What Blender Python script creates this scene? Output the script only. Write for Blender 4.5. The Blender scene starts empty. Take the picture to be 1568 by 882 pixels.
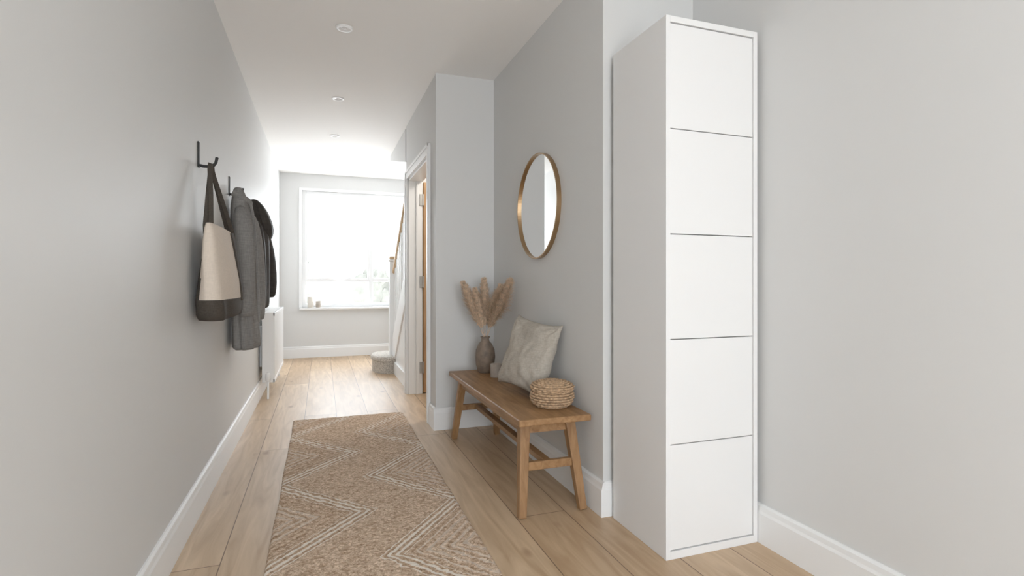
import bpy, bmesh, math, random
from mathutils import Vector, Matrix, noise
random.seed(7)
S = bpy.context.scene
C = bpy.context.collection

# ------------------------------------------------------------------ materials
def newmat(name):
    m = bpy.data.materials.new(name); m.use_nodes = True
    nt = m.node_tree
    return m, nt, nt.nodes["Principled BSDF"]

def plain(name, col, rough=0.6, metal=0.0, nscale=0, nstr=0.0, var=0.0, spec=0.5, dist=0.002):
    m, nt, b = newmat(name)
    b.inputs["Base Color"].default_value = (*col, 1)
    b.inputs["Roughness"].default_value = rough
    b.inputs["Metallic"].default_value = metal
    b.inputs["Specular IOR Level"].default_value = spec
    tc = nt.nodes.new("ShaderNodeTexCoord")
    n = nt.nodes.new("ShaderNodeTexNoise"); n.inputs["Scale"].default_value = nscale or 6
    n.inputs["Detail"].default_value = 4
    nt.links.new(tc.outputs["Object"], n.inputs["Vector"])
    if nstr > 0:
        bp = nt.nodes.new("ShaderNodeBump"); bp.inputs["Strength"].default_value = nstr
        bp.inputs["Distance"].default_value = dist
        nt.links.new(n.outputs["Fac"], bp.inputs["Height"])
        nt.links.new(bp.outputs["Normal"], b.inputs["Normal"])
    if var > 0:
        r = nt.nodes.new("ShaderNodeValToRGB")
        r.color_ramp.elements[0].position = 0.3; r.color_ramp.elements[1].position = 0.7
        r.color_ramp.elements[0].color = (*[c*(1-var) for c in col], 1)
        r.color_ramp.elements[1].color = (*[min(1, c*(1+var)) for c in col], 1)
        nt.links.new(n.outputs["Fac"], r.inputs["Fac"])
        nt.links.new(r.outputs["Color"], b.inputs["Base Color"])
    return m

def wood(name, dark, light, stretch=(12, 1, 12), rough=0.45):
    m, nt, b = newmat(name)
    tc = nt.nodes.new("ShaderNodeTexCoord")
    mp = nt.nodes.new("ShaderNodeMapping"); mp.inputs["Scale"].default_value = stretch
    n = nt.nodes.new("ShaderNodeTexNoise"); n.inputs["Scale"].default_value = 4
    n.inputs["Detail"].default_value = 6; n.inputs["Distortion"].default_value = 0.6
    r = nt.nodes.new("ShaderNodeValToRGB")
    r.color_ramp.elements[0].position = 0.3; r.color_ramp.elements[1].position = 0.7
    r.color_ramp.elements[0].color = (*dark, 1); r.color_ramp.elements[1].color = (*light, 1)
    bp = nt.nodes.new("ShaderNodeBump"); bp.inputs["Strength"].default_value = 0.15; bp.inputs["Distance"].default_value = 0.001
    L = nt.links.new
    L(tc.outputs["Object"], mp.inputs["Vector"]); L(mp.outputs["Vector"], n.inputs["Vector"])
    L(n.outputs["Fac"], r.inputs["Fac"]); L(r.outputs["Color"], b.inputs["Base Color"])
    L(n.outputs["Fac"], bp.inputs["Height"]); L(bp.outputs["Normal"], b.inputs["Normal"])
    b.inputs["Roughness"].default_value = rough
    b.inputs["Specular IOR Level"].default_value = 0.3
    return m

def fabric(name, col, scale=400, strength=0.5, var=0.12, rough=0.9):
    m, nt, b = newmat(name)
    L = nt.links.new
    tc = nt.nodes.new("ShaderNodeTexCoord")
    outs = []
    for st in ((1, 1, 0.15), (0.15, 0.15, 1)):
        mp = nt.nodes.new("ShaderNodeMapping"); mp.inputs["Scale"].default_value = st
        n = nt.nodes.new("ShaderNodeTexNoise"); n.inputs["Scale"].default_value = scale
        n.inputs["Detail"].default_value = 2
        L(tc.outputs["Object"], mp.inputs["Vector"]); L(mp.outputs["Vector"], n.inputs["Vector"])
        outs.append(n.outputs["Fac"])
    a = nt.nodes.new("ShaderNodeMath"); a.operation = 'ADD'; L(outs[0], a.inputs[0]); L(outs[1], a.inputs[1])
    h = nt.nodes.new("ShaderNodeMath"); h.operation = 'MULTIPLY'; L(a.outputs[0], h.inputs[0]); h.inputs[1].default_value = 0.5
    r = nt.nodes.new("ShaderNodeValToRGB")
    r.color_ramp.elements[0].position = 0.35; r.color_ramp.elements[1].position = 0.65
    r.color_ramp.elements[0].color = (*[c*(1-var) for c in col], 1)
    r.color_ramp.elements[1].color = (*[min(1, c*(1+var)) for c in col], 1)
    L(h.outputs[0], r.inputs["Fac"]); L(r.outputs["Color"], b.inputs["Base Color"])
    bp = nt.nodes.new("ShaderNodeBump"); bp.inputs["Strength"].default_value = strength; bp.inputs["Distance"].default_value = 0.001
    L(h.outputs[0], bp.inputs["Height"]); L(bp.outputs["Normal"], b.inputs["Normal"])
    b.inputs["Roughness"].default_value = rough
    b.inputs["Specular IOR Level"].default_value = 0.2
    return m

M_wall = plain("wall_paint", (0.695, 0.693, 0.683), 0.5, nscale=90, nstr=0.05, spec=0.35, dist=0.001)
M_ceil = plain("ceiling_paint", (0.95, 0.93, 0.905), 0.8, nscale=60, nstr=0.03)
M_trim = plain("trim_paint", (0.87, 0.87, 0.865), 0.35, nscale=40, nstr=0.02)
M_upvc = plain("window_upvc", (0.88, 0.88, 0.88), 0.3, nscale=40, nstr=0.01)
M_cab = plain("cabinet_lacquer", (0.845, 0.84, 0.835), 0.4, nscale=150, nstr=0.04, dist=0.0005)
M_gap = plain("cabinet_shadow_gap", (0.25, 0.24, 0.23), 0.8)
M_black = plain("black_iron", (0.015, 0.015, 0.015), 0.5, nscale=200, nstr=0.1, spec=0.3)
M_brass = plain("brass", (0.40, 0.26, 0.14), 0.3, 1.0, nscale=100, nstr=0.02)
M_steel = plain("brushed_steel", (0.45, 0.44, 0.42), 0.35, 1.0, nscale=100, nstr=0.02)
M_mirror = plain("mirror_glass", (0.88, 0.89, 0.89), 0.01, 1.0)
M_bench = wood("bench_oak", (0.22, 0.108, 0.042), (0.40, 0.22, 0.098), (10, 1.2, 10))
M_benchleg = wood("bench_leg_oak", (0.23, 0.115, 0.046), (0.39, 0.215, 0.098), (12, 12, 1.2))
M_door = wood("door_oak", (0.40, 0.22, 0.10), (0.58, 0.36, 0.19), (6, 6, 0.8))
M_rail = wood("rail_oak", (0.55, 0.38, 0.22), (0.7, 0.5, 0.32), (10, 1, 4))
M_carpet = plain("stair_carpet", (0.50, 0.46, 0.41), 1.0, nscale=90, nstr=0.9, var=0.45, spec=0.1, dist=0.006)
M_coat = fabric("wool_grey", (0.215, 0.205, 0.195), 180, 0.5, 0.18)
M_jacket = fabric("jacket_black", (0.03, 0.026, 0.023), 60, 0.3, 0.3, 0.6)
M_canvas = fabric("canvas_cream", (0.71, 0.61, 0.51), 300, 0.4, 0.06)
M_tdark = fabric("canvas_dark", (0.060, 0.050, 0.041), 300, 0.5, 0.2)
M_linen = fabric("linen", (0.43, 0.385, 0.325), 260, 0.6, 0.14)
M_vase = plain("vase_stoneware", (0.21, 0.155, 0.115), 0.6, nscale=35, nstr=0.3, var=0.25)
M_ceram = plain("ceramic_taupe", (0.44, 0.385, 0.33), 0.6, nscale=60, nstr=0.1, var=0.08)
M_wax = plain("candle_wax", (0.75, 0.70, 0.62), 0.5)
M_pampas = plain("pampas", (0.72, 0.53, 0.37), 0.9, nscale=60, var=0.3, spec=0.1)
M_wicker = plain("wicker", (0.46, 0.295, 0.17), 0.7, nscale=90, nstr=0.5, var=0.4, dist=0.001)
M_rad = plain("radiator_enamel", (0.88, 0.88, 0.88), 0.3)
M_lampw = plain("downlight_white", (0.92, 0.92, 0.92), 0.4)
M_lampi = plain("downlight_inner", (0.16, 0.16, 0.16), 0.4, 0.0)
M_hedge = plain("hedge_leaves", (0.115, 0.115, 0.10), 0.9, nscale=3, nstr=0.5, var=0.25, spec=0.1, dist=0.05)

# glass
M_glass, nt, b = newmat("window_glass")
nt.nodes.remove(b)
tr = nt.nodes.new("ShaderNodeBsdfTransparent"); gl = nt.nodes.new("ShaderNodeBsdfGlossy")
gl.inputs["Roughness"].default_value = 0.02
mx = nt.nodes.new("ShaderNodeMixShader"); mx.inputs[0].default_value = 0.05
nt.links.new(tr.outputs[0], mx.inputs[1]); nt.links.new(gl.outputs[0], mx.inputs[2])
nt.links.new(mx.outputs[0], nt.nodes["Material Output"].inputs["Surface"])

# floor
M_floor, nt, b = newmat("oak_planks")
L = nt.links.new; N = nt.nodes.new
tc = N("ShaderNodeTexCoord"); sp = N("ShaderNodeSeparateXYZ"); cb = N("ShaderNodeCombineXYZ")
L(tc.outputs["Object"], sp.inputs[0]); L(sp.outputs["Y"], cb.inputs["X"])
of = N("ShaderNodeMath"); of.operation = 'ADD'; L(sp.outputs["X"], of.inputs[0]); of.inputs[1].default_value = -0.107
L(of.outputs[0], cb.inputs["Y"])
br = N("ShaderNodeTexBrick"); br.offset = 0.37; br.offset_frequency = 2
br.inputs["Scale"].default_value = 1; br.inputs["Brick Width"].default_value = 2.1
br.inputs["Row Height"].default_value = 0.22; br.inputs["Mortar Size"].default_value = 0.0022
br.inputs["Mortar Smooth"].default_value = 0.2; br.inputs["Bias"].default_value = 0
br.inputs["Color1"].default_value = (0.49, 0.335, 0.20, 1); br.inputs["Color2"].default_value = (0.61, 0.45, 0.295, 1)
br.inputs["Mortar"].default_value = (0.17, 0.10, 0.055, 1)
L(cb.outputs[0], br.inputs["Vector"])
mp = N("ShaderNodeMapping"); mp.inputs["Scale"].default_value = (1.0, 9, 1); L(cb.outputs[0], mp.inputs["Vector"])
ad = N("ShaderNodeVectorMath"); ad.operation = 'MULTIPLY_ADD'
L(br.outputs["Color"], ad.inputs[0]); ad.inputs[1].default_value = (17, 11, 5); L(mp.outputs[0], ad.inputs[2])
gn = N("ShaderNodeTexNoise"); gn.inputs["Scale"].default_value = 2.2; gn.inputs["Detail"].default_value = 7; gn.inputs["Distortion"].default_value = 1.2
L(ad.outputs[0], gn.inputs["Vector"])
gr = N("ShaderNodeValToRGB"); gr.color_ramp.elements[0].position = 0.28; gr.color_ramp.elements[1].position = 0.68
gr.color_ramp.elements[0].color = (0.76, 0.70, 0.63, 1); gr.color_ramp.elements[1].color = (1.10, 1.10, 1.10, 1)
L(gn.outputs["Fac"], gr.inputs["Fac"])
ml = N("ShaderNodeMix"); ml.data_type = 'RGBA'; ml.blend_type = 'MULTIPLY'; ml.inputs["Factor"].default_value = 1
L(br.outputs["Color"], ml.inputs["A"]); L(gr.outputs["Color"], ml.inputs["B"])
# knots
vm = N("ShaderNodeMapping"); vm.inputs["Scale"].default_value = (2.4, 5, 1); L(cb.outputs[0], vm.inputs["Vector"])
vo = N("ShaderNodeTexVoronoi"); vo.inputs["Scale"].default_value = 1.0; L(vm.outputs[0], vo.inputs["Vector"])
kr = N("ShaderNodeValToRGB"); kr.color_ramp.elements[0].position = 0.03; kr.color_ramp.elements[1].position = 0.13
kr.color_ramp.elements[0].color = (0.38, 0.26, 0.18, 1); kr.color_ramp.elements[1].color = (1, 1, 1, 1)
L(vo.outputs["Distance"], kr.inputs["Fac"])
m2 = N("ShaderNodeMix"); m2.data_type = 'RGBA'; m2.blend_type = 'MULTIPLY'; m2.inputs["Factor"].default_value = 0.8
L(ml.outputs["Result"], m2.inputs["A"]); L(kr.outputs["Color"], m2.inputs["B"])
L(m2.outputs["Result"], b.inputs["Base Color"])
b.inputs["Roughness"].default_value = 0.42
bp = N("ShaderNodeBump"); bp.inputs["Strength"].default_value = 0.12; bp.inputs["Distance"].default_value = 0.001
L(gn.outputs["Fac"], bp.inputs["Height"]); L(bp.outputs["Normal"], b.inputs["Normal"])

# rug: concentric diamonds
M_rug, nt, b = newmat("jute_rug")
L = nt.links.new; N = nt.nodes.new
tc = N("ShaderNodeTexCoord"); sp = N("ShaderNodeSeparateXYZ"); L(tc.outputs["Object"], sp.inputs[0])
wn = N("ShaderNodeTexNoise"); wn.inputs["Scale"].default_value = 25; L(tc.outputs["Object"], wn.inputs["Vector"])
def mth(op, a, bb=None, c=None):
    n = N("ShaderNodeMath"); n.operation = op
    for i, v in enumerate((a, bb, c)):
        if v is None: continue
        if isinstance(v, (int, float)): n.inputs[i].default_value = v
        else: L(v, n.inputs[i])
    return n.outputs[0]
wob = mth('MULTIPLY', mth('SUBTRACT', wn.outputs["Fac"], 0.5), 0.026)
X = mth('ADD', sp.outputs["X"], wob); Y = mth('ADD', sp.outputs["Y"], wob)
def diamond(x0, y0, a, bb, per):
    dx = mth('DIVIDE', mth('ABSOLUTE', mth('SUBTRACT', X, x0)), a)
    fy = mth('SUBTRACT', mth('MODULO', mth('ADD', mth('SUBTRACT', Y, y0 - per/2), per*10), per), per/2)
    dy = mth('DIVIDE', mth('ABSOLUTE', fy), bb)
    return mth('ADD', dx, dy)
def lines(D, lo, hi, freq, th=0.25):
    s = mth('SINE', mth('MULTIPLY', D, 2*math.pi*freq))
    s = mth('GREATER_THAN', s, th)
    inn = mth('MULTIPLY', mth('GREATER_THAN', D, lo), mth('LESS_THAN', D, hi))
    return mth('MULTIPLY', s, inn)
DR = diamond(0.56, 1.94, 0.36, 0.43, 0.83)
DL = diamond(-0.18, 2.355, 0.40, 0.43, 0.83)
white = mth('MAXIMUM', mth('MAXIMUM', lines(DR, 0.76, 1.02, 11, 0.2), lines(DL, 0.76, 1.02, 11, 0.2)),
            mth('MULTIPLY', mth('MAXIMUM', lines(DR, 0.05, 0.66, 8, 0.3), lines(DL, 0.05, 0.45, 8, 0.3)), 0.42))
groove = mth('MAXIMUM', lines(DR, 0.03, 1.02, -11, 0.4), lines(DL, 0.03, 1.02, -11, 0.4))
vo = N("ShaderNodeTexVoronoi"); vo.inputs["Scale"].default_value = 1.0
mp = N("ShaderNodeMapping"); mp.inputs["Scale"].default_value = (55, 88, 60); mp.inputs["Rotation"].default_value = (0, 0, 0.7)
L(tc.outputs["Object"], mp.inputs["Vector"])
dst = N("ShaderNodeVectorMath"); dst.operation = 'MULTIPLY_ADD'; L(wn.outputs["Color"], dst.inputs[0]); dst.inputs[1].default_value = (4, 4, 4); L(mp.outputs[0], dst.inputs[2])
L(dst.outputs[0], vo.inputs["Vector"])
n2 = N("ShaderNodeTexNoise"); n2.inputs["Scale"].default_value = 100; n2.inputs["Detail"].default_value = 5; n2.inputs["Distortion"].default_value = 1.5; L(tc.outputs["Object"], n2.inputs["Vector"])
r1 = N("ShaderNodeValToRGB"); r1.color_ramp.elements[0].position = 0.32; r1.color_ramp.elements[1].position = 0.62
r1.color_ramp.elements[0].color = (0.45, 0.31, 0.205, 1); r1.color_ramp.elements[1].color = (0.90, 0.70, 0.53, 1)
L(n2.outputs["Fac"], r1.inputs["Fac"])
dk = N("ShaderNodeMix"); dk.data_type = 'RGBA'; dk.blend_type = 'MULTIPLY'; dk.inputs["Factor"].default_value = 1
cr = N("ShaderNodeValToRGB"); cr.color_ramp.elements[0].position = 0.25; cr.color_ramp.elements[1].position = 0.85
cr.color_ramp.elements[0].color = (1.0, 1.0, 1.0, 1); cr.color_ramp.elements[1].color = (0.58, 0.52, 0.46, 1)
L(vo.outputs["Distance"], cr.inputs["Fac"]); L(r1.outputs["Color"], dk.inputs["A"]); L(cr.outputs["Color"], dk.inputs["B"])
g2 = N("ShaderNodeMix"); g2.data_type = 'RGBA'; g2.blend_type = 'MULTIPLY'; L(mth('MULTIPLY', groove, 0.45), g2.inputs["Factor"])
L(dk.outputs["Result"], g2.inputs["A"]); g2.inputs["B"].default_value = (0.62, 0.52, 0.42, 1)
mx = N("ShaderNodeMix"); mx.data_type = 'RGBA'; L(mth('MULTIPLY', white, 0.72), mx.inputs["Factor"]); L(g2.outputs["Result"], mx.inputs["A"]); mx.inputs["B"].default_value = (0.93, 0.87, 0.78, 1)
L(mx.outputs["Result"], b.inputs["Base Color"])
hh = mth('ADD', mth('MULTIPLY', mth('SUBTRACT', 1.0, vo.outputs["Distance"]), 0.8), mth('ADD', mth('MULTIPLY', mth('SUBTRACT', white, groove), 0.6), n2.outputs["Fac"]))
bp = N("ShaderNodeBump"); bp.inputs["Strength"].default_value = 0.8; bp.inputs["Distance"].default_value = 0.004
L(hh, bp.inputs["Height"]); L(bp.outputs["Normal"], b.inputs["Normal"])
b.inputs["Roughness"].default_value = 1; b.inputs["Specular IOR Level"].default_value = 0.1

# ------------------------------------------------------------------ helpers
def obj_from(name, verts, faces, mats, smooth=False, fm=None):
    me = bpy.data.meshes.new(name); me.from_pydata([tuple(v) for v in verts], [], faces); me.update()
    if not isinstance(mats, (list, tuple)): mats = [mats]
    for m in mats: me.materials.append(m)
    if smooth:
        for p in me.polygons: p.use_smooth = True
    if fm:
        for p in me.polygons: p.material_index = fm(p)
    o = bpy.data.objects.new(name, me); C.objects.link(o)
    bm = bmesh.new(); bm.from_mesh(me); bmesh.ops.recalc_face_normals(bm, faces=bm.faces); bm.to_mesh(me); bm.free()
    return o

def boxdata(bs):
    V = []; F = []
    for (x0, x1, y0, y1, z0, z1) in bs:
        n = len(V)
        V += [(x0,y0,z0),(x1,y0,z0),(x1,y1,z0),(x0,y1,z0),(x0,y0,z1),(x1,y0,z1),(x1,y1,z1),(x0,y1,z1)]
        F += [tuple(n+i for i in f) for f in ((3,2,1,0),(4,5,6,7),(0,1,5,4),(1,2,6,5),(2,3,7,6),(3,0,4,7))]
    return V, F

def box(name, bs, mat, bevel=0):
    if not isinstance(bs, list): bs = [bs]
    V, F = boxdata(bs)
    o = obj_from(name, V, F, mat)
    if bevel:
        m = o.modifiers.new("bevel", 'BEVEL'); m.width = bevel; m.segments = 3; m.limit_method = 'ANGLE'
    return o

def beam(name, p0, p1, w0, w1, mat, d0=None, d1=None, bevel=0.004):
    p0 = Vector(p0); p1 = Vector(p1); d0 = d0 or w0; d1 = d1 or w1
    ax = (p1-p0).normalized()
    ref = Vector((0, 0, 1)) if abs(ax.z) < 0.8 else Vector((0, 1, 0))
    s = ax.cross(ref).normalized(); t = s.cross(ax).normalized()
    V = []
    for p, w, d in ((p0, w0, d0), (p1, w1, d1)):
        for a, c in ((-1,-1),(1,-1),(1,1),(-1,1)):
            V.append(p + s*a*w/2 + t*c*d/2)
    F = [(3,2,1,0),(4,5,6,7),(0,1,5,4),(1,2,6,5),(2,3,7,6),(3,0,4,7)]
    o = obj_from(name, V, F, mat)
    if bevel:
        m = o.modifiers.new("bevel", 'BEVEL'); m.width = bevel; m.segments = 2
    return o

def group(name, objs, loc=(0, 0, 0)):
    e = bpy.data.objects.new(name, None); e.empty_display_size = 0.1; e.location = loc
    C.objects.link(e)
    for o in objs:
        o.parent = e; o.matrix_parent_inverse = Matrix.Translation(-Vector(loc))
    return e

def loft(name, rings, mat, smooth=True, cap=True, subsurf=0, fm=None):
    n = len(rings[0]); V = [v for r in rings for v in r]; F = []
    for i in range(len(rings)-1):
        for j in range(n):
            k = (j+1) % n
            F.append((i*n+j, i*n+k, (i+1)*n+k, (i+1)*n+j))
    if cap:
        F.append(tuple(range(n))[::-1]); F.append(tuple((len(rings)-1)*n+j for j in range(n)))
    o = obj_from(name, V, F, mat, smooth, fm)
    if subsurf:
        m = o.modifiers.new("sub", 'SUBSURF'); m.levels = subsurf; m.render_levels = subsurf
    return o

def lathe(name, prof, c, mat, seg=48, wob=None):
    rings = []
    for (r, z) in prof:
        ring = []
        for j in range(seg):
            a = 2*math.pi*j/seg
            rr = r*(wob(a, z) if wob else 1)
            ring.append((c[0]+rr*math.cos(a), c[1]+rr*math.sin(a), c[2]+z))
        rings.append(ring)
    return loft(name, rings, mat)

def tube(name, pts, rad, mat, seg=10, closed=False):
    cu = bpy.data.curves.new(name, 'CURVE'); cu.dimensions = '3D'; cu.bevel_depth = rad; cu.bevel_resolution = 3
    cu.use_fill_caps = True
    s = cu.splines.new('POLY'); s.points.add(len(pts)-1)
    for p, q in zip(s.points, pts): p.co = (*q, 1)
    s.use_cyclic_u = closed
    cu.materials.append(mat)
    o = bpy.data.objects.new(name, cu); C.objects.link(o)
    dg = bpy.context.evaluated_depsgraph_get()
    me = bpy.data.meshes.new_from_object(o.evaluated_get(dg))
    bpy.data.objects.remove(o)
    o = bpy.data.objects.new(name, me); C.objects.link(o)
    for p in me.polygons: p.use_smooth = True
    return o

def extrude_poly_x(name, yz, x0, x1, mat, bevel=0):
    n = len(yz)
    V = [(x0, y, z) for y, z in yz] + [(x1, y, z) for y, z in yz]
    F = [tuple(range(n)), tuple(range(n, 2*n))[::-1]] + [(i, (i+1) % n, n+(i+1) % n, n+i) for i in range(n)]
    o = obj_from(name, V, F, mat)
    if bevel:
        m = o.modifiers.new("bevel", 'BEVEL'); m.width = bevel; m.segments = 2
    return o

# ------------------------------------------------------------------ room
H = 2.37
XL, XD, XB, XR = -0.499, 0.717, 1.12, 1.577
YA, YR, YE, YF, YK = 2.0, 3.52, 4.84, 7.40, -1.8
box("floor", (-0.62, 2.0, YK-0.12, YF+0.12, -0.06, 0), M_floor)
box("ceiling", (-0.62, 2.0, YK-0.12, YF+0.12, H, H+0.08), M_ceil)
box("wall_left", (XL-0.12, XL, YK, YF, 0, H), M_wall)
box("wall_right", (XR, XR+0.12, YK, YA, 0, H), M_wall)
box("wall_bench", (XB, 1.90, YA, YR, 0, H), M_wall)
# door wall, return wall and closet shell
dz = 1.885; dy0, dy1 = 3.765, 4.72
box("wall_door", [(XD, 0.837, YR+0.12, dy0, 0, H), (XD, 0.837, dy1, YE, 0, H), (XD, 0.837, dy0, dy1, dz, H)], M_wall)
box("wall_return", (XD, 1.90, YR, YR+0.12, 0, H), M_wall)
box("wall_closet", [(0.837, 1.90, YE-0.03, YE+0.07, 0, H), (1.80, 1.90, YR+0.12, YE-0.03, 0, H)], M_wall)
sy0, sy1, sz0, sz1 = 6.40, 6.90, 1.15, 1.98  # opening for the added, unseen stair window
box("wall_stair", [(1.62, 1.74, YE+0.07, sy0, 0, H), (1.62, 1.74, sy1, YF, 0, H), (1.62, 1.74, sy0, sy1, 0, sz0), (1.62, 1.74, sy0, sy1, sz1, H)], M_wall)
# far wall with window opening
wx0, wx1, wz0, wz1 = -0.235, 1.20, 0.645, 2.155
box("wall_far", [(XL-0.12, wx0, YF, YF+0.14, 0, H), (wx1, 1.74, YF, YF+0.14, 0, H),
                 (wx0, wx1, YF, YF+0.14, 0, wz0), (wx0, wx1, YF, YF+0.14, wz1, H)], M_wall)
# wall behind camera with a glazed entrance
gx0, gx1, gz1 = -0.40, 0.98, 2.15
box("wall_back", [(XL-0.12, gx0, YK-0.12, YK, 0, H), (gx1, XR+0.12, YK-0.12, YK, 0, H), (gx0, gx1, YK-0.12, YK, gz1, H)], M_wall)
parts = [box("frame", [(gx0, gx0+0.07, YK-0.1, YK-0.04, 0, gz1), (gx1-0.07, gx1, YK-0.1, YK-0.04, 0, gz1),
                       (gx0+0.07, gx1-0.07, YK-0.1, YK-0.04, gz1-0.07, gz1), (gx0+0.07, gx1-0.07, YK-0.1, YK-0.04, 0.0, 0.2)], M_trim, 0.004),
         box("pane", (gx0+0.07, gx1-0.07, YK-0.075, YK-0.07, 0.2, gz1-0.07), M_glass)]
group("door_1", parts, (0.2, YK-0.07, 0))

# baseboards with moulded top
def baseboard(name, segs):
    V = []; F = []
    for (x0, y0, x1, y1, nx, ny) in segs:
        prof = [(0, 0), (0.018, 0), (0.018, 0.112), (0.014, 0.122), (0.012, 0.138), (0.006, 0.145), (0, 0.145)]
        n = len(V); k = len(prof)
        for (x, y) in ((x0, y0), (x1, y1)):
            for (t, z) in prof: V.append((x+nx*t, y+ny*t, z))
        F += [(n+i, n+(i+1) % k, n+k+(i+1) % k, n+k+i) for i in range(k)]
        F += [tuple(n+i for i in range(k)), tuple(n+k+i for i in range(k))[::-1]]
    return obj_from(name, V, F, M_trim)
baseboard("baseboard_left", [(XL, YK, XL, YF, 1, 0)])
baseboard("baseboard_right", [(XR, YK, XR, YA, -1, 0)])
baseboard("baseboard_bench", [(XB, YA-0.018, XB, YR, -1, 0), (XB, YA, XR, YA, 0, -1)])
baseboard("baseboard_return", [(XD-0.018, YR, XB, YR, 0, -1), (XD, YR, XD, 3.695, -1, 0)])
baseboard("baseboard_far", [(XL, YF, 1.62, YF, 0, -1)])

# door trim (architrave + lining)
tw = 0.065
box("trim_1", [(XD-0.018, XD, dy0-tw, dy0+0.005, 0, dz+tw), (XD-0.018, XD, dy1-0.005, dy1+tw, 0, dz+tw), (XD-0.018, XD, dy0, dy1, dz-0.005, dz+tw),
               (XD-0.024, XD-0.018, dy0-tw, dy0-tw+0.02, 0, dz+tw), (XD-0.024, XD-0.018, dy1+tw-0.02, dy1+tw, 0, dz+tw), (XD-0.024, XD-0.018, dy0-tw, dy1+tw, dz+tw-0.02, dz+tw),
               (XD, 0.837, dy0, dy0+0.025, 0, dz), (XD, 0.837, dy1-0.025, dy1, 0, dz), (XD, 0.837, dy0, dy1, dz-0.025, dz),
               (0.78, 0.80, dy1-0.037, dy1-0.025, 0, dz-0.025)], M_trim, 0.002)
# oak door standing open into the closet
lf = [box("leaf", (0.845, 1.70, dy1-0.03, dy1+0.01, 0.008, dz-0.03), M_door, 0.003)]
lf.append(box("panels", [(0.95, 1.58, dy1-0.036, dy1-0.03, 0.25, 0.95), (0.95, 1.58, dy1-0.036, dy1-0.03, 1.08, 1.75)], M_door, 0.003))
for i, z in enumerate((0.23, 0.98, 1.70)):
    lf.append(box("hinge_%d" % i, [(0.812, 0.838, dy1-0.034, dy1-0.0255, z-0.05, z+0.05), (0.838, 0.848, dy1-0.042, dy1-0.028, z-0.05, z+0.05)], M_steel, 0.001))
lf.append(tube("handle", [(1.63, dy1-0.03, 0.98), (1.63, dy1-0.075, 0.98), (1.52, dy1-0.08, 0.98)], 0.009, M_steel))
group("door_2", lf, (0.845, dy1, 0))

# window
wf = []
yo0, yo1 = YF+0.03, YF+0.075
mxx = 0.628; tz = 1.0
fr = [(wx0, wx0+0.05, yo0, yo1, wz0, wz1), (wx1-0.05, wx1, yo0, yo1, wz0, wz1), (wx0+0.05, wx1-0.05, yo0, yo1, wz1-0.05, wz1),
      (wx0+0.05, wx1-0.05, yo0, yo1, wz0, wz0+0.045), (mxx-0.028, mxx+0.028, yo0, yo1, wz0+0.045, wz1-0.05), (wx0+0.05, mxx-0.028, yo0, yo1, tz-0.024, tz+0.024), (mxx+0.028, wx1-0.05, yo0, yo1, tz-0.024, tz+0.024)]
wf.append(box("frame", fr, M_upvc, 0.004))
def sash(x0, x1, z0, z1, t=0.03):
    a, c = yo0-0.008, yo0
    return [(x0, x0+t, a, c, z0, z1), (x1-t, x1, a, c, z0, z1), (x0+t, x1-t, a, c, z0, z0+t), (x0+t, x1-t, a, c, z1-t, z1)]
wf.append(box("sash", sash(wx0+0.035, mxx-0.012, tz-0.005, wz1-0.035), M_upvc, 0.002))
wf.append(box("handle", [(0.15, 0.17, yo0-0.03, yo0-0.008, tz+0.0, tz+0.018), (0.15, 0.26, yo0-0.038, yo0-0.028, tz+0.0, tz+0.015)], M_lampw, 0.002))
wf.append(box("pane", (wx0+0.03, wx1-0.03, yo0+0.02, yo0+0.024, wz0+0.03, wz1-0.03), M_glass))
wf.append(box("sill", (wx0-0.03, wx1+0.03, YF-0.06, YF+0.03, wz0-0.028, wz0), M_trim, 0.006))
group("window_1", wf, (0.48, YF, wz0))
w2 = [box("frame", [(1.66, 1.70, sy0, sy0+0.05, sz0, sz1), (1.66, 1.70, sy1-0.05, sy1, sz0, sz1), (1.66, 1.70, sy0+0.05, sy1-0.05, sz0, sz0+0.05), (1.66, 1.70, sy0+0.05, sy1-0.05, sz1-0.05, sz1)], M_upvc, 0.004),
      box("pane", (1.678, 1.682, sy0+0.04, sy1-0.04, sz0+0.04, sz1-0.04), M_glass)]
group("added_stair_window", w2, (1.68, (sy0+sy1)/2, sz0))  # unseen window, added to brighten the far end of the hall
# window surround trim
box("trim_2", [(wx0-0.035, wx0, YF-0.01, YF, wz0, wz1+0.035), (wx1, wx1+0.035, YF-0.01, YF, wz0, wz1+0.035), (wx0, wx1, YF-0.01, YF, wz1, wz1+0.035)], M_trim, 0.002)

# hedge at the end of the garden
V = []; F = []
rh = random.Random(3)
for i in range(46):
    cx = -9 + i*0.55 + rh.uniform(-0.2, 0.2); r = rh.uniform(0.45, 0.85)
    cz_ = rh.uniform(0.15, 0.55) if i % 4 else rh.uniform(0.7, 1.0)
    bm = bmesh.new(); bmesh.ops.create_icosphere(bm, subdivisions=3, radius=r)
    n0 = len(V)
    for v in bm.verts:
        d = 1+0.35*noise.noise(v.co*3+Vector((i, 0, 0)))+0.15*noise.noise(v.co*9)
        V.append((cx+v.co.x*d, 22+v.co.y*d*0.7, cz_+v.co.z*d*1.1))
    for f in bm.faces: F.append(tuple(n0+v.index for v in f.verts))
    bm.free()
V2, F2 = boxdata([(-9, 16, 21.8, 22.4, -0.6, 0.3)])
n0 = len(V); V += V2; F += [tuple(n0+i for i in f) for f in F2]
obj_from("garden_hedge", V, F, M_hedge)

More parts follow.
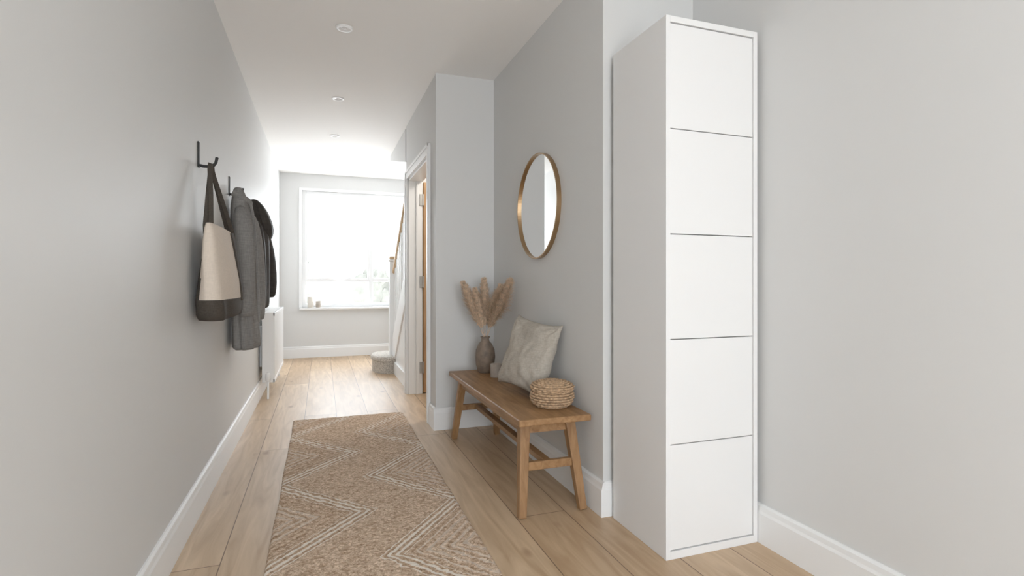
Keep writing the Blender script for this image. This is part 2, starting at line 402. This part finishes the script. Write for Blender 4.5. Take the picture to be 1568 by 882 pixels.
# objects on the sill
lathe("pillar_candle", [(0.0, 0), (0.036, 0), (0.038, 0.004), (0.038, 0.135), (0.034, 0.14), (0.012, 0.134), (0.0, 0.134)], (-0.13, YF-0.017, wz0), M_wax, 32)
lathe("tealight_cup", [(0.0, 0), (0.03, 0), (0.036, 0.01), (0.036, 0.08), (0.033, 0.08), (0.031, 0.02), (0, 0.018)], (-0.035, YF-0.017, wz0), M_ceram, 32)

# downlights
for y in (3.06, 4.26, 5.37, 6.53):
    c = (0.12, y, H)
    ring = lathe("bezel", [(0.026, 0.0), (0.046, 0.0), (0.046, -0.003), (0.042, -0.006), (0.030, -0.006), (0.026, -0.002)], c, M_lampw, 40)
    lens = lathe("recess", [(0.0, -0.0005), (0.027, -0.0005), (0.026, -0.0018), (0.0, -0.0018)], c, M_lampi, 32)
    bulb = lathe("bulb", [(0.0, -0.0018), (0.014, -0.0018), (0.012, -0.004), (0.0, -0.005)], c, M_lampw, 24)
    group("ceiling_downlight", [ring, lens, bulb], c)

# ------------------------------------------------------------------ stairs
st = []
going, rise = 0.235, 0.18
def stair_ring(z, grow=0.0):
    pts = []
    x0, x1, y0, y1 = 0.53-grow, 1.60, 5.80-grow, 6.34+grow
    for j in range(25):
        a = math.pi/2 + math.pi*j/24
        pts.append((0.68 + (0.68-x0)*math.cos(a), (y0+y1)/2 + (y1-y0)/2*math.sin(a), z))
    pts.append((x1, y0, z)); pts.append((x1, y1, z))
    return pts
st.append(loft("bottom_step", [stair_ring(0), stair_ring(0.125), stair_ring(0.135, 0.018), stair_ring(0.165, 0.018), stair_ring(0.178, 0.008), stair_ring(0.18, -0.01)], M_carpet, smooth=False))
tr = []
for k in range(1, 6):
    y1 = 6.10-going*(k-1)
    tr.append((0.775, 1.60, 4.93, y1, rise*k + (0.0002 if k > 0 else 0), rise*(k+1)))
st.append(box("treads", tr, M_carpet, 0.015))
def zs(y): return (6.15-y)*rise/going
st.append(extrude_poly_x("spandrel", [(6.0, 0), (6.0, zs(6.0)+0.12), (4.915, zs(4.915)+0.12), (4.915, 0)], 0.745, 0.775, M_trim))
st.append(extrude_poly_x("string", [(6.0, 0.02), (6.0, zs(6.0)+0.22), (4.915, zs(4.915)+0.22), (4.915, zs(4.915)-0.08), (5.95, 0.02)], 0.73, 0.79, M_trim, 0.006))
st.append(box("skirting", (0.728, 0.745, 4.915, 5.9, 0, 0.13), M_trim, 0.003))
st.append(box("newel", [(0.70, 0.79, 5.93, 6.02, 0.0, 1.20), (0.69, 0.80, 5.92, 6.03, 1.20, 1.225)], M_trim, 0.008))
st.append(box("newel_cap", (0.70, 0.79, 5.93, 6.02, 1.225, 1.26), M_rail, 0.015))
hb = 0.93
st.append(beam("handrail", (0.76, 5.95, zs(5.95)+hb), (0.76, 4.915, zs(4.915)+hb), 0.06, 0.06, M_rail, 0.05, 0.05, 0.012))
for i in range(9):
    y = 5.86 - i*0.11
    st.append(box("baluster_%d" % i, (0.745, 0.777, y-0.016, y+0.016, zs(y)+0.2, zs(y)+hb-0.01), M_trim, 0.003))
group("staircase", st, (0.76, 6.0, 0))
extrude_poly_x("stair_bulkhead", [(4.91, H), (6.05, H), (6.05, H-0.05), (4.91, H-0.30)], 0.72, 1.62, M_wall)

# ------------------------------------------------------------------ radiator
rd = []
ry0, ry1, rz0, rz1 = 4.95, 6.05, 0.13, 0.72
n = 22
V = []; prof = []
for i in range(n*6+1):
    y = ry0+0.02 + (ry1-ry0-0.04)*i/(n*6)
    prof.append((y, 0.005*max(-0.5, min(0.5, math.sin(2*math.pi*i/6)))))
for xb, nm in ((-0.375, "front_panel"), (-0.44, "rear_panel")):
    rows = [[(xb - d, y, z) for (y, d) in prof] for z in (rz0+0.02, rz1-0.02)]
    rows_b = [[(xb - 0.014, y, z) for (y, d) in prof] for z in (rz0+0.02, rz1-0.02)]
    k = len(prof); V = rows[0]+rows[1]+rows_b[0]+rows_b[1]; F = []
    for i in range(k-1):
        F += [(i, i+1, k+i+1, k+i), (2*k+i, 3*k+i, 3*k+i+1, 2*k+i+1), (k+i, k+i+1, 3*k+i+1, 3*k+i), (i, 2*k+i, 2*k+i+1, i+1)]
    rd.append(obj_from(nm, V, F, M_rad))
rd.append(box("casing", [(-0.47, -0.372, ry0, ry0+0.02, rz0, rz1), (-0.47, -0.372, ry1-0.02, ry1, rz0, rz1),
                         (-0.384, -0.370, ry0, ry1, rz1-0.03, rz1), (-0.384, -0.370, ry0, ry1, rz0, rz0+0.03)]
              + [(-0.465, -0.39, ry0+0.03+i*0.03, ry0+0.048+i*0.03, rz1-0.006, rz1) for i in range(35)], M_rad, 0.002))
rd.append(box("brackets", [(-0.4985, -0.45, ry0+0.12, ry0+0.16, 0.25, 0.6), (-0.4985, -0.45, ry1-0.16, ry1-0.12, 0.25, 0.6)], M_rad))
for yy in (ry0-0.035, ry1+0.035):
    s = 1 if yy < 5 else -1
    rd.append(tube("pipe", [(-0.42, yy, 0.0), (-0.42, yy, 0.165), (-0.42, yy+0.05*s, 0.165)], 0.0085, M_rad))
    rd.append(lathe("valve", [(0, 0), (0.017, 0), (0.019, 0.01), (0.019, 0.06), (0.014, 0.068), (0, 0.068)], (-0.42, yy, 0.15), M_rad, 20))
group("radiator", rd, (-0.43, 5.5, 0))

# ------------------------------------------------------------------ cabinet
cx0, cx1, cy0, cy1, cz = 1.148, 1.557, 1.600, 1.965, 1.932
t = 0.018
cb = [box("carcass", [(cx0, cx0+t, cy0, cy1, 0, cz), (cx1-t, cx1, cy0, cy1, 0, cz), (cx0+t, cx1-t, cy0, cy1, cz-t-0.004, cz),
                      (cx0+t, cx1-t, cy0, cy1, 0, 0.028)], M_cab, 0.0012),
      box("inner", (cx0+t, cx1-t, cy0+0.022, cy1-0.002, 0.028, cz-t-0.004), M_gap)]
z0, z1 = 0.030, cz-t-0.006
hp = (z1-z0)/5
for i in range(5):
    cb.append(box("flap_front_%d" % (i+1), (cx0+t+0.002, cx1-t-0.002, cy0+0.004, cy0+0.021, z0+i*hp+0.0018, z0+(i+1)*hp-0.0018), M_cab, 0.0012))
group("tall_shoe_cabinet", cb, ((cx0+cx1)/2, (cy0+cy1)/2, 0))

# ------------------------------------------------------------------ mirror
my, mz, mr = 2.70, 1.395, 0.285
def disc_x(name, r, x0, x1, mat, seg=96):
    V = [(x, my+r*math.cos(2*math.pi*j/seg), mz+r*math.sin(2*math.pi*j/seg)) for x in (x0, x1) for j in range(seg)]
    F = [tuple(range(seg)), tuple(range(seg, 2*seg))[::-1]] + [(j, (j+1) % seg, seg+(j+1) % seg, seg+j) for j in range(seg)]
    return obj_from(name, V, F, mat)
def ring_x(name, pr, mat, seg=96):
    V = []; F = []; k = len(pr)
    for j in range(seg):
        a = 2*math.pi*j/seg
        for (r, x) in pr: V.append((x, my+r*math.cos(a), mz+r*math.sin(a)))
    for j in range(seg):
        q = (j+1) % seg
        for i in range(k):
            i2 = (i+1) % k
            F.append((j*k+i, j*k+i2, q*k+i2, q*k+i))
    return obj_from(name, V, F, mat)
fr = ring_x("frame", [(mr-0.006, XB-0.0005), (mr, XB-0.0005), (mr, XB-0.024), (mr-0.006, XB-0.024)], M_brass)
gl = disc_x("glass", mr-0.006, XB-0.0005, XB-0.012, M_mirror)
group("round_wall_mirror", [fr, gl], (XB, my, mz))

# ------------------------------------------------------------------ rug
rx0, rx1, ry_0, ry_1 = -0.18, 0.570, 1.05, 4.05
nx, ny = 90, 360
V = []; F = []
for j in range(ny+1):
    for i in range(nx+1):
        x = rx0+(rx1-rx0)*i/nx; y = ry_0+(ry_1-ry_0)*j/ny
        e = noise.noise(Vector((x*3, y*3, 0)))*0.006 + noise.noise(Vector((x*60, y*60, 0)))*0.003
        ex = e if i in (0, nx) else 0; ey = e if j in (0, ny) else 0
        edge = min(i, nx-i, j, ny-j)
        z = 0.013 + 0.004*noise.noise(Vector((x*50, y*50, 1))) - (0.005 if edge == 0 else 0)
        V.append((x+ex, y+ey, z))
nv = len(V)
for j in range(ny):
    for i in range(nx):
        a = j*(nx+1)+i; F.append((a, a+1, a+nx+2, a+nx+1))
per = [i for i in range(nx+1)] + [j*(nx+1)+nx for j in range(1, ny+1)] + [ny*(nx+1)+i for i in range(nx-1, -1, -1)] + [j*(nx+1) for j in range(ny-1, 0, -1)]
V += [(V[p][0], V[p][1], 0.0005) for p in per]
m = len(per)
for q in range(m):
    F.append((per[q], nv+q, nv+(q+1) % m, per[(q+1) % m]))
F.append(tuple(nv+q for q in range(m))[::-1])
obj_from("jute_runner_rug", V, F, M_rug, True)

# ------------------------------------------------------------------ bench
bz = 0.415
bn = [box("seat", (0.765, 1.098, 2.06, 3.35, bz-0.028, bz), M_bench, 0.006)]
tops = [(0.825, 2.165), (1.035, 2.165), (0.825, 3.22), (1.035, 3.22)]
bots = [(0.787, 2.09), (1.068, 2.09), (0.787, 3.295), (1.068, 3.295)]
for i, (a, c) in enumerate(zip(tops, bots)):
    bn.append(beam("leg_%d" % (i+1), (a[0], a[1], bz-0.028), (c[0], c[1], 0.0), 0.046, 0.034, M_benchleg, 0.046, 0.034))
def legat(i, z):
    f = 1-z/(bz-0.028); a, c = tops[i], bots[i]
    return Vector((a[0]+(c[0]-a[0])*f, a[1]+(c[1]-a[1])*f, z))
zc = 0.20
for n_, (i, j) in enumerate(((0, 1), (2, 3))):
    bn.append(beam("cross_stretcher_%d" % (n_+1), legat(i, zc), legat(j, zc), 0.022, 0.022, M_bench, 0.036, 0.036, 0.003))
bn.append(beam("long_stretcher", (legat(0, zc)+legat(1, zc))/2, (legat(2, zc)+legat(3, zc))/2, 0.036, 0.036, M_bench, 0.024, 0.024, 0.003))
for i, j in ((0, 2), (1, 3), (0, 1), (2, 3)):
    bn.append(beam("apron", legat(i, 0.36), legat(j, 0.36), 0.02, 0.02, M_bench, 0.054, 0.054, 0.002))
group("wooden_bench", bn, (0.93, 2.7, 0))

# ------------------------------------------------------------------ vase + pampas
vx, vy = 0.97, 3.225
vz = lathe("vase", [(0.0, 0), (0.040, 0), (0.046, 0.006), (0.058, 0.05), (0.062, 0.10), (0.058, 0.145), (0.042, 0.18), (0.026, 0.198), (0.024, 0.212), (0.032, 0.226), (0.027, 0.226), (0.019, 0.21), (0.02, 0.19), (0.0, 0.18)], (vx, vy, bz), M_vase, 48)
pp = [vz]
def plume(name, tip, p0, seed, R=0.036, strands=4200):
    rnd = random.Random(seed)
    p0 = Vector(p0); tip = Vector(tip)
    mid = p0.lerp(tip, 0.5) + Vector((0, 0, 0.03))
    def P(u): return p0*(1-u)**2 + mid*2*u*(1-u) + tip*u*u
    V = []; F = []
    for i in range(13):
        u = i/12*0.9; p = P(u)
        for j in range(6):
            a = j*math.pi/3; V.append(p+Vector((math.cos(a), math.sin(a), 0))*0.0022)
    for i in range(12):
        for j in range(6): F.append((i*6+j, i*6+(j+1) % 6, (i+1)*6+(j+1) % 6, (i+1)*6+j))
    for s in range(strands):
        u = 0.22+0.76*rnd.random()**0.95
        base = P(u); ax = (P(min(1, u+0.02))-P(u-0.02)).normalized()
        # strands gather in tufts around the stem
        a = (rnd.randrange(9)+rnd.gauss(0, 0.22))*2*math.pi/9 + u*9
        rv = Vector((math.cos(a), math.sin(a), 0)); rv = (rv-ax*rv.dot(ax)).normalized()
        q = (u-0.22)/0.78
        prof_ = (q/0.35)**0.6 if q < 0.35 else max(0.0, 1-((q-0.35)/0.68))**0.8
        tuft = 0.8+0.35*math.sin(u*55+seed)
        rad = R*(0.12+0.88*prof_)*tuft*(0.25+1.0*rnd.random())
        ln = (0.030+0.040*prof_)*(0.6+0.7*rnd.random())
        side = ax.cross(rv)*(rnd.random()-0.5)*0.03
        q1 = base + rv*rad*0.60 + ax*ln*0.45
        q2 = base + rv*rad + ax*ln*0.85 + side
        q3 = base + rv*rad*1.25 + ax*ln*1.05 + side*1.5 - Vector((0, 0, 0.012))
        w = ax.cross(rv).normalized()*0.0009
        n0 = len(V)
        V += [base-w, base+w, q1+w*1.4, q1-w*1.4, q2+w, q2-w, q3]
        F += [(n0, n0+1, n0+2, n0+3), (n0+3, n0+2, n0+4, n0+5), (n0+5, n0+4, n0+6)]
    for i, v in enumerate(V):
        if v.x > XB-0.004: V[i] = Vector((XB-0.004, v.y, v.z))
        if v.y > YR-0.004: V[i] = Vector((v.x, YR-0.004, v.z))
    me = bpy.data.meshes.new(name); me.from_pydata([tuple(v) for v in V], [], F); me.materials.append(M_pampas)
    o = bpy.data.objects.new(name, me); C.objects.link(o); return o
mouth = (vx, vy, bz+0.19)
for i, tp in enumerate([(0.842, 3.26, 0.965), (0.905, 3.22, 0.92), (0.975, 3.27, 0.985), (1.035, 3.13, 0.945), (1.058, 3.01, 0.985)]):
    pp.append(plume("pampas_plume_%d" % (i+1), tp, mouth, 10+i, R=(0.050, 0.036, 0.044, 0.044, 0.058)[i]))
group("pampas_grass_vase", pp, (vx, vy, bz))
lathe("candle_holder", [(0.0, 0), (0.032, 0), (0.034, 0.004), (0.034, 0.078), (0.031, 0.08), (0.029, 0.06), (0, 0.058)], (0.985, 3.05, bz), M_ceram, 40)

# ------------------------------------------------------------------ pillow
def pillow(name, w, h, T, mat, n=56):
    V = []; F = []
    idx = {}
    for side in (1, -1):
        for j in range(n+1):
            for i in range(n+1):
                u = -1+2*i/n; v = -1+2*j/n
                if side == -1 and (i in (0, n) or j in (0, n)):
                    idx[(side, i, j)] = idx[(1, i, j)]; continue
                pin = 1-0.10*(1-abs(u)**2.5)*abs(v)**3 ; pin2 = 1-0.10*(1-abs(v)**2.5)*abs(u)**3
                x = u*w/2*pin2; z = v*h/2*pin
                sag = 1+0.18*(-v)
                th = T/2*sag*((1-u*u)*(1-v*v))**0.42
                cr = 0
                for cu_, cv_ in ((1, 1), (-1, 1), (1, -1), (-1, -1)):
                    dx_, dy_ = u-cu_, v-cv_; d_ = math.hypot(dx_, dy_)
                    cr += math.sin(math.atan2(dy_, dx_)*13+cu_*2+cv_)*math.exp(-d_*2.2)*min(1, d_*5)
                wr = 0.012*noise.noise(Vector((u*2.0, v*2.2, side*3.0)))+0.006*noise.noise(Vector((u*5, v*5, side*9.0)))+0.007*cr
                y = side*(th + wr*min(1, th/0.02))
                idx[(side, i, j)] = len(V); V.append((x, y, z))
        for j in range(n):
            for i in range(n):
                f = [idx[(side, i, j)], idx[(side, i+1, j)], idx[(side, i+1, j+1)], idx[(side, i, j+1)]]
                F.append(tuple(f if side == -1 else f[::-1]))
    o = obj_from(name, V, F, mat, True); return o
pl = pillow("linen_pillow", 0.365, 0.375, 0.13, M_linen)
pmx = (Matrix.Rotation(math.radians(-72), 4, 'Z') @ Matrix.Rotation(math.radians(-17), 4, 'X') @ Matrix.Rotation(math.radians(6), 4, 'Y'))
pl.data.transform(pmx)
lo = min(v.co.z for v in pl.data.vertices); hx = max(v.co.x for v in pl.data.vertices)
pl.location = (min(0.995, XB-0.002-hx), 2.535, bz+0.0015-lo)

# ------------------------------------------------------------------ basket
bx, by = 1.0, 2.26
bk = []
prof = [(0.070, 0.006), (0.084, 0.016), (0.092, 0.028), (0.096, 0.040), (0.096, 0.052), (0.093, 0.063), (0.088, 0.073)]
lid = [(0.094, 0.082), (0.095, 0.091), (0.088, 0.100), (0.077, 0.106), (0.065, 0.110), (0.053, 0.113), (0.041, 0.115), (0.029, 0.116), (0.017, 0.117)]
def woven(name, pr, r):
    V = []; F = []
    for k, (R, z) in enumerate(pr):
        seg = 144; m = 8; n0 = len(V)
        for j in range(seg):
            a = 2*math.pi*j/seg
            wv = math.sin(a*18 + math.pi*(k % 2))*0.0032*min(1, R/0.07)
            for i in range(m):
                b_ = 2*math.pi*i/m
                rr = R+wv+r*math.cos(b_)
                V.append((bx+rr*math.cos(a), by+rr*math.sin(a), bz+z+wv*0.3+r*0.95*math.sin(b_)))
        for j in range(seg):
            q = (j+1) % seg
            for i in range(m):
                i2 = (i+1) % m
                F.append((n0+j*m+i, n0+q*m+i, n0+q*m+i2, n0+j*m+i2))
    return obj_from(name, V, F, M_wicker, True)
bk.append(woven("body_weave", prof, 0.0055)); bk.append(woven("lid_weave", lid, 0.0055))
bk.append(lathe("core", [(0, 0.002), (0.068, 0.002), (0.088, 0.03), (0.090, 0.05), (0.084, 0.075), (0.088, 0.088), (0.073, 0.103), (0.0, 0.112)], (bx, by, bz), M_wicker, 48))
group("wicker_basket", bk, (bx, by, bz))

# ------------------------------------------------------------------ hooks, bag, coats
def hook(y):
    a = box("plate", (XL-0.001, XL+0.006, y-0.014, y+0.014, 1.478, 1.588), M_black, 0.003)
    pts = [(XL+0.004, y, 1.488), (XL+0.02, y, 1.484), (XL+0.045, y, 1.484), (XL+0.06, y, 1.490), (XL+0.068, y, 1.502), (XL+0.072, y, 1.520)]
    c = tube("prong", pts, 0.0065, M_black)
    d = lathe("tip", [(0, -0.006), (0.006, -0.004), (0.0075, 0), (0.006, 0.004), (0, 0.006)], (XL+0.072, y, 1.521), M_black, 16)
    return group("coat_hook", [a, c, d], (XL, y, 1.5))
for y in (2.62, 3.44, 3.97): hook(y)

def rrect(cx, cy, hx, hy, z, n=48, p=5.0, f=None):
    pts = []
    for j in range(n):
        a = 2*math.pi*j/n; c, s = math.cos(a), math.sin(a)
        x = abs(c)**(2/p)*math.copysign(1, c)*hx; y = abs(s)**(2/p)*math.copysign(1, s)*hy
        dx = f(a, z) if f else 0
        pts.append((cx+x+dx, cy+y, z))
    return pts
def bagfold(a, z):
    k = (1.22-z)/0.4
    return 0.005*math.sin(3*a+z*14)*min(1, k*3)+0.005*math.sin(7*a+z*9)*k
br_ = []
for z, hx, hy, cy in ((0.822, 0.035, 0.22, 2.73), (0.828, 0.052, 0.275, 2.73), (0.85, 0.060, 0.295, 2.73), (0.890, 0.062, 0.300, 2.725), (0.908, 0.062, 0.300, 2.72),
                      (0.912, 0.062, 0.300, 2.72), (1.0, 0.056, 0.295, 2.71), (1.08, 0.047, 0.285, 2.70), (1.15, 0.036, 0.275, 2.69), (1.205, 0.024, 0.268, 2.68), (1.222, 0.018, 0.264, 2.68)):
    br_.append(rrect(-0.425, cy, hx, hy, z, 64, 3.2, bagfold))
body = loft("body", br_, [M_canvas, M_tdark], fm=lambda p: 1 if p.center.z < 0.910 or (p.center.y < 2.60 and p.center.x < -0.456) else 0)
tp = [body]
def ribbon(name, pts, w, mat, th=0.003, nrm=(1, 0, 0)):
    V = []; F = []; nrm = Vector(nrm).normalized()
    for i, p in enumerate(pts):
        p = Vector(p); a = Vector(pts[max(0, i-1)]); b_ = Vector(pts[min(len(pts)-1, i+1)])
        t_ = (b_-a).normalized(); s = t_.cross(nrm).normalized()
        for q, r in ((-1, -1), (1, -1), (1, 1), (-1, 1)): V.append(p+s*q*w/2+nrm*r*th/2)
    for i in range(len(pts)-1):
        for j in range(4): F.append((i*4+j, i*4+(j+1) % 4, i*4+4+(j+1) % 4, i*4+4+j))
    F += [(0, 1, 2, 3), tuple(len(V)-4+k for k in range(4))]
    return obj_from(name, V, F, mat)
for nm, dx_, dyy in (("front", 0.010, 0.0), ("back", -0.010, 0.016)):
    for sgn, yb, xo in ((-1, 2.46, -0.432), (1, 2.88, -0.412)):
        xo2 = xo+dx_
        tp.append(ribbon("strap_%s_%d" % (nm, sgn), [(-0.450, 2.62+0.006*sgn+dyy, 1.498), (-0.450, 2.62+0.022*sgn+dyy, 1.47), ((-0.45+xo2)/2, 2.62+(yb-2.62)*0.52, 1.35), (xo2, yb, 1.215), (xo2+0.002, yb+0.004*sgn, 1.18)], 0.019, M_tdark, nrm=(0.45, -0.9, 0)))
pts = []
for k in range(10):
    z = 1.215-0.315*k/9
    hx_ = 0.020+(0.062-0.020)*min(1, (1.215-z)/0.28)**0.8
    pts.append((-0.425+hx_+0.0035, 2.84+0.04*k/9, z))
tp.append(ribbon("body_strap", pts, 0.06, M_tdark, 0.010))
group("canvas_tote_bag", tp, (-0.425, 2.7, 0.82))

def coat_ring(cx, cy, hx, hy, z, seed, amp, n=72, nf=9):
    pts = []
    for j in range(n):
        a = 2*math.pi*j/n
        f = 1+amp*math.sin(nf*a+seed+z*1.5)+amp*0.6*math.sin(5*a+seed*2-z*3)
        x = cx+hx*math.cos(a)*f; y = cy+hy*math.sin(a)*(1+(f-1)*0.3)
        pts.append((max(x, XL+0.004), y, z))
    return pts
def sleeve(name, pts, rads, mat, seed):
    rings = []
    for i, (p, r) in enumerate(zip(pts, rads)):
        ring = []
        for j in range(24):
            a = 2*math.pi*j/24
            f = 1+0.06*math.sin(3*a+i*1.7+seed)
            ring.append((max(XL+0.004, p[0]+r*math.cos(a)*f), p[1]+r*1.1*math.sin(a)*f, p[2]))
        rings.append(ring)
    return loft(name, rings, mat, subsurf=1)
# grey wool coat
ct = []
R_ = []
for z, hx, hy, cx, cy, am in ((0.59, 0.070, 0.165, -0.415, 3.49, 0.13), (0.62, 0.070, 0.163, -0.415, 3.49, 0.13), (0.75, 0.066, 0.155, -0.42, 3.48, 0.12), (0.9, 0.062, 0.148, -0.425, 3.47, 0.10), (1.05, 0.06, 0.14, -0.428, 3.46, 0.09),
                              (1.2, 0.058, 0.13, -0.43, 3.455, 0.08), (1.33, 0.055, 0.115, -0.435, 3.45, 0.06), (1.42, 0.048, 0.085, -0.44, 3.445, 0.05), (1.48, 0.036, 0.05, -0.445, 3.44, 0.05), (1.515, 0.026, 0.034, -0.45, 3.44, 0.03), (1.53, 0.018, 0.024, -0.45, 3.44, 0.02)):
    R_.append(coat_ring(cx, cy, hx, hy, z, 1.3, am))
ct.append(loft("body", R_, M_coat, subsurf=1))
ct.append(sleeve("sleeve_near", [(-0.43, 3.37, 1.42), (-0.415, 3.34, 1.33), (-0.40, 3.325, 1.15), (-0.395, 3.325, 0.95), (-0.40, 3.34, 0.80), (-0.40, 3.34, 0.79)], [0.035, 0.05, 0.052, 0.046, 0.042, 0.036], M_coat, 0))
ct.append(sleeve("sleeve_far", [(-0.41, 3.53, 1.40), (-0.39, 3.57, 1.30), (-0.375, 3.60, 1.12), (-0.37, 3.62, 0.92), (-0.37, 3.63, 0.76), (-0.37, 3.63, 0.75)], [0.035, 0.05, 0.052, 0.046, 0.042, 0.036], M_coat, 2))
ct.append(ribbon("lapel", [(-0.385, 3.43, 1.44), (-0.368, 3.45, 1.33), (-0.36, 3.465, 1.2), (-0.352, 3.475, 1.0), (-0.345, 3.48, 0.75)], 0.028, M_coat, 0.012))
ct.append(tube("collar", [(-0.47, 3.405, 1.49), (-0.44, 3.395, 1.47), (-0.405, 3.42, 1.45), (-0.395, 3.45, 1.44), (-0.405, 3.48, 1.455), (-0.44, 3.50, 1.48)], 0.02, M_coat))
group("grey_wool_coat", ct, (-0.42, 3.46, 0.59))
# black hooded jacket
jk = []
R_ = []
for z, hx, hy, cx, cy, am in ((0.80, 0.075, 0.15, -0.415, 4.0, 0.08), (0.83, 0.078, 0.155, -0.413, 4.0, 0.10), (0.95, 0.078, 0.155, -0.41, 4.0, 0.08), (1.1, 0.076, 0.15, -0.41, 4.0, 0.10), (1.25, 0.074, 0.14, -0.41, 3.99, 0.08),
                              (1.36, 0.068, 0.12, -0.415, 3.985, 0.06), (1.44, 0.055, 0.09, -0.425, 3.98, 0.05), (1.50, 0.042, 0.06, -0.435, 3.975, 0.05), (1.53, 0.028, 0.035, -0.445, 3.97, 0.02)):
    R_.append(coat_ring(cx, cy, hx, hy, z, 0.4, am, nf=7))
jk.append(loft("body", R_, M_jacket, subsurf=1))
R_ = []
for z, hx, hy, cx, cy, am in ((1.27, 0.02, 0.05, -0.35, 4.03, 0.05), (1.29, 0.040, 0.08, -0.355, 4.03, 0.08), (1.34, 0.054, 0.10, -0.36, 4.02, 0.12), (1.40, 0.054, 0.105, -0.375, 4.01, 0.12), (1.46, 0.05, 0.085, -0.395, 4.0, 0.10), (1.51, 0.04, 0.06, -0.415, 3.99, 0.05), (1.54, 0.02, 0.03, -0.43, 3.975, 0.02)):
    R_.append(coat_ring(cx, cy, hx, hy, z, 2.4, am, nf=6))
jk.append(loft("hood", R_, M_jacket, subsurf=1))
jk.append(sleeve("sleeve_near", [(-0.42, 3.87, 1.40), (-0.40, 3.84, 1.30), (-0.39, 3.83, 1.12), (-0.385, 3.83, 0.95), (-0.39, 3.84, 0.86), (-0.39, 3.84, 0.85)], [0.035, 0.052, 0.055, 0.05, 0.042, 0.03], M_jacket, 1))
jk.append(sleeve("sleeve_far", [(-0.40, 4.10, 1.38), (-0.375, 4.15, 1.28), (-0.36, 4.17, 1.12), (-0.35, 4.18, 0.97), (-0.35, 4.18, 0.88), (-0.35, 4.18, 0.87)], [0.035, 0.052, 0.057, 0.052, 0.044, 0.03], M_jacket, 3))
group("black_hooded_jacket", jk, (-0.41, 4.0, 0.8))

# ------------------------------------------------------------------ camera
cam = bpy.data.cameras.new("camera"); cam.sensor_width = 36; cam.lens = 18.83; cam.shift_y = -0.007
co = bpy.data.objects.new("camera", cam); C.objects.link(co)
co.location = (0, 0, 0.99); co.rotation_euler = (math.radians(90), 0, math.radians(-19.6))
cam.clip_start = 0.02
S.camera = co

# ------------------------------------------------------------------ light
w = bpy.data.worlds.new("sky"); S.world = w; w.use_nodes = True
nt = w.node_tree; bg = nt.nodes["Background"]
tc = nt.nodes.new("ShaderNodeTexCoord"); sp = nt.nodes.new("ShaderNodeSeparateXYZ"); rp = nt.nodes.new("ShaderNodeValToRGB")
nt.links.new(tc.outputs["Generated"], sp.inputs[0]); nt.links.new(sp.outputs["Z"], rp.inputs["Fac"])
rp.color_ramp.elements[0].position = 0.0; rp.color_ramp.elements[0].color = (0.86, 0.905, 0.94, 1)
rp.color_ramp.elements[1].position = 0.5; rp.color_ramp.elements[1].color = (0.86, 0.935, 1.0, 1)
nt.links.new(rp.outputs["Color"], bg.inputs["Color"]); bg.inputs["Strength"].default_value = 11.0

def area(name, loc, rot, sx, sy, power, col=(1, 1, 1), portal=False):
    l = bpy.data.lights.new(name, 'AREA'); l.shape = 'RECTANGLE'; l.size = sx; l.size_y = sy; l.energy = power; l.color = col
    o = bpy.data.objects.new(name, l); C.objects.link(o); o.location = loc; o.rotation_euler = rot
    if portal: l.cycles.is_portal = True
    return o
area("window_portal", ((wx0+wx1)/2, YF+0.13, (wz0+wz1)/2), (math.radians(-90), 0, 0), wx1-wx0, wz1-wz0, 10, portal=True)
area("added_window_portal", (1.735, (sy0+sy1)/2, (sz0+sz1)/2), (math.radians(90), 0, math.radians(90)), sy1-sy0, sz1-sz0, 10, portal=True)  # portal of the added stair window
area("entrance_portal", ((gx0+gx1)/2, YK-0.11, gz1/2), (math.radians(90), 0, 0), gx1-gx0, gz1, 10, portal=True)
l = bpy.data.lights.new("closet_fill_light", 'POINT'); l.energy = 14; l.shadow_soft_size = 0.06; l.color = (1, 0.93, 0.84)  # added fill light without a fixture, brightens closet and oak leaf
o = bpy.data.objects.new("closet_fill_light", l); C.objects.link(o); o.location = (1.3, 4.1, 2.2)

S.view_settings.view_transform = 'Standard'
S.view_settings.look = 'None'
S.view_settings.exposure = 0.0
S.view_settings.gamma = 1.14
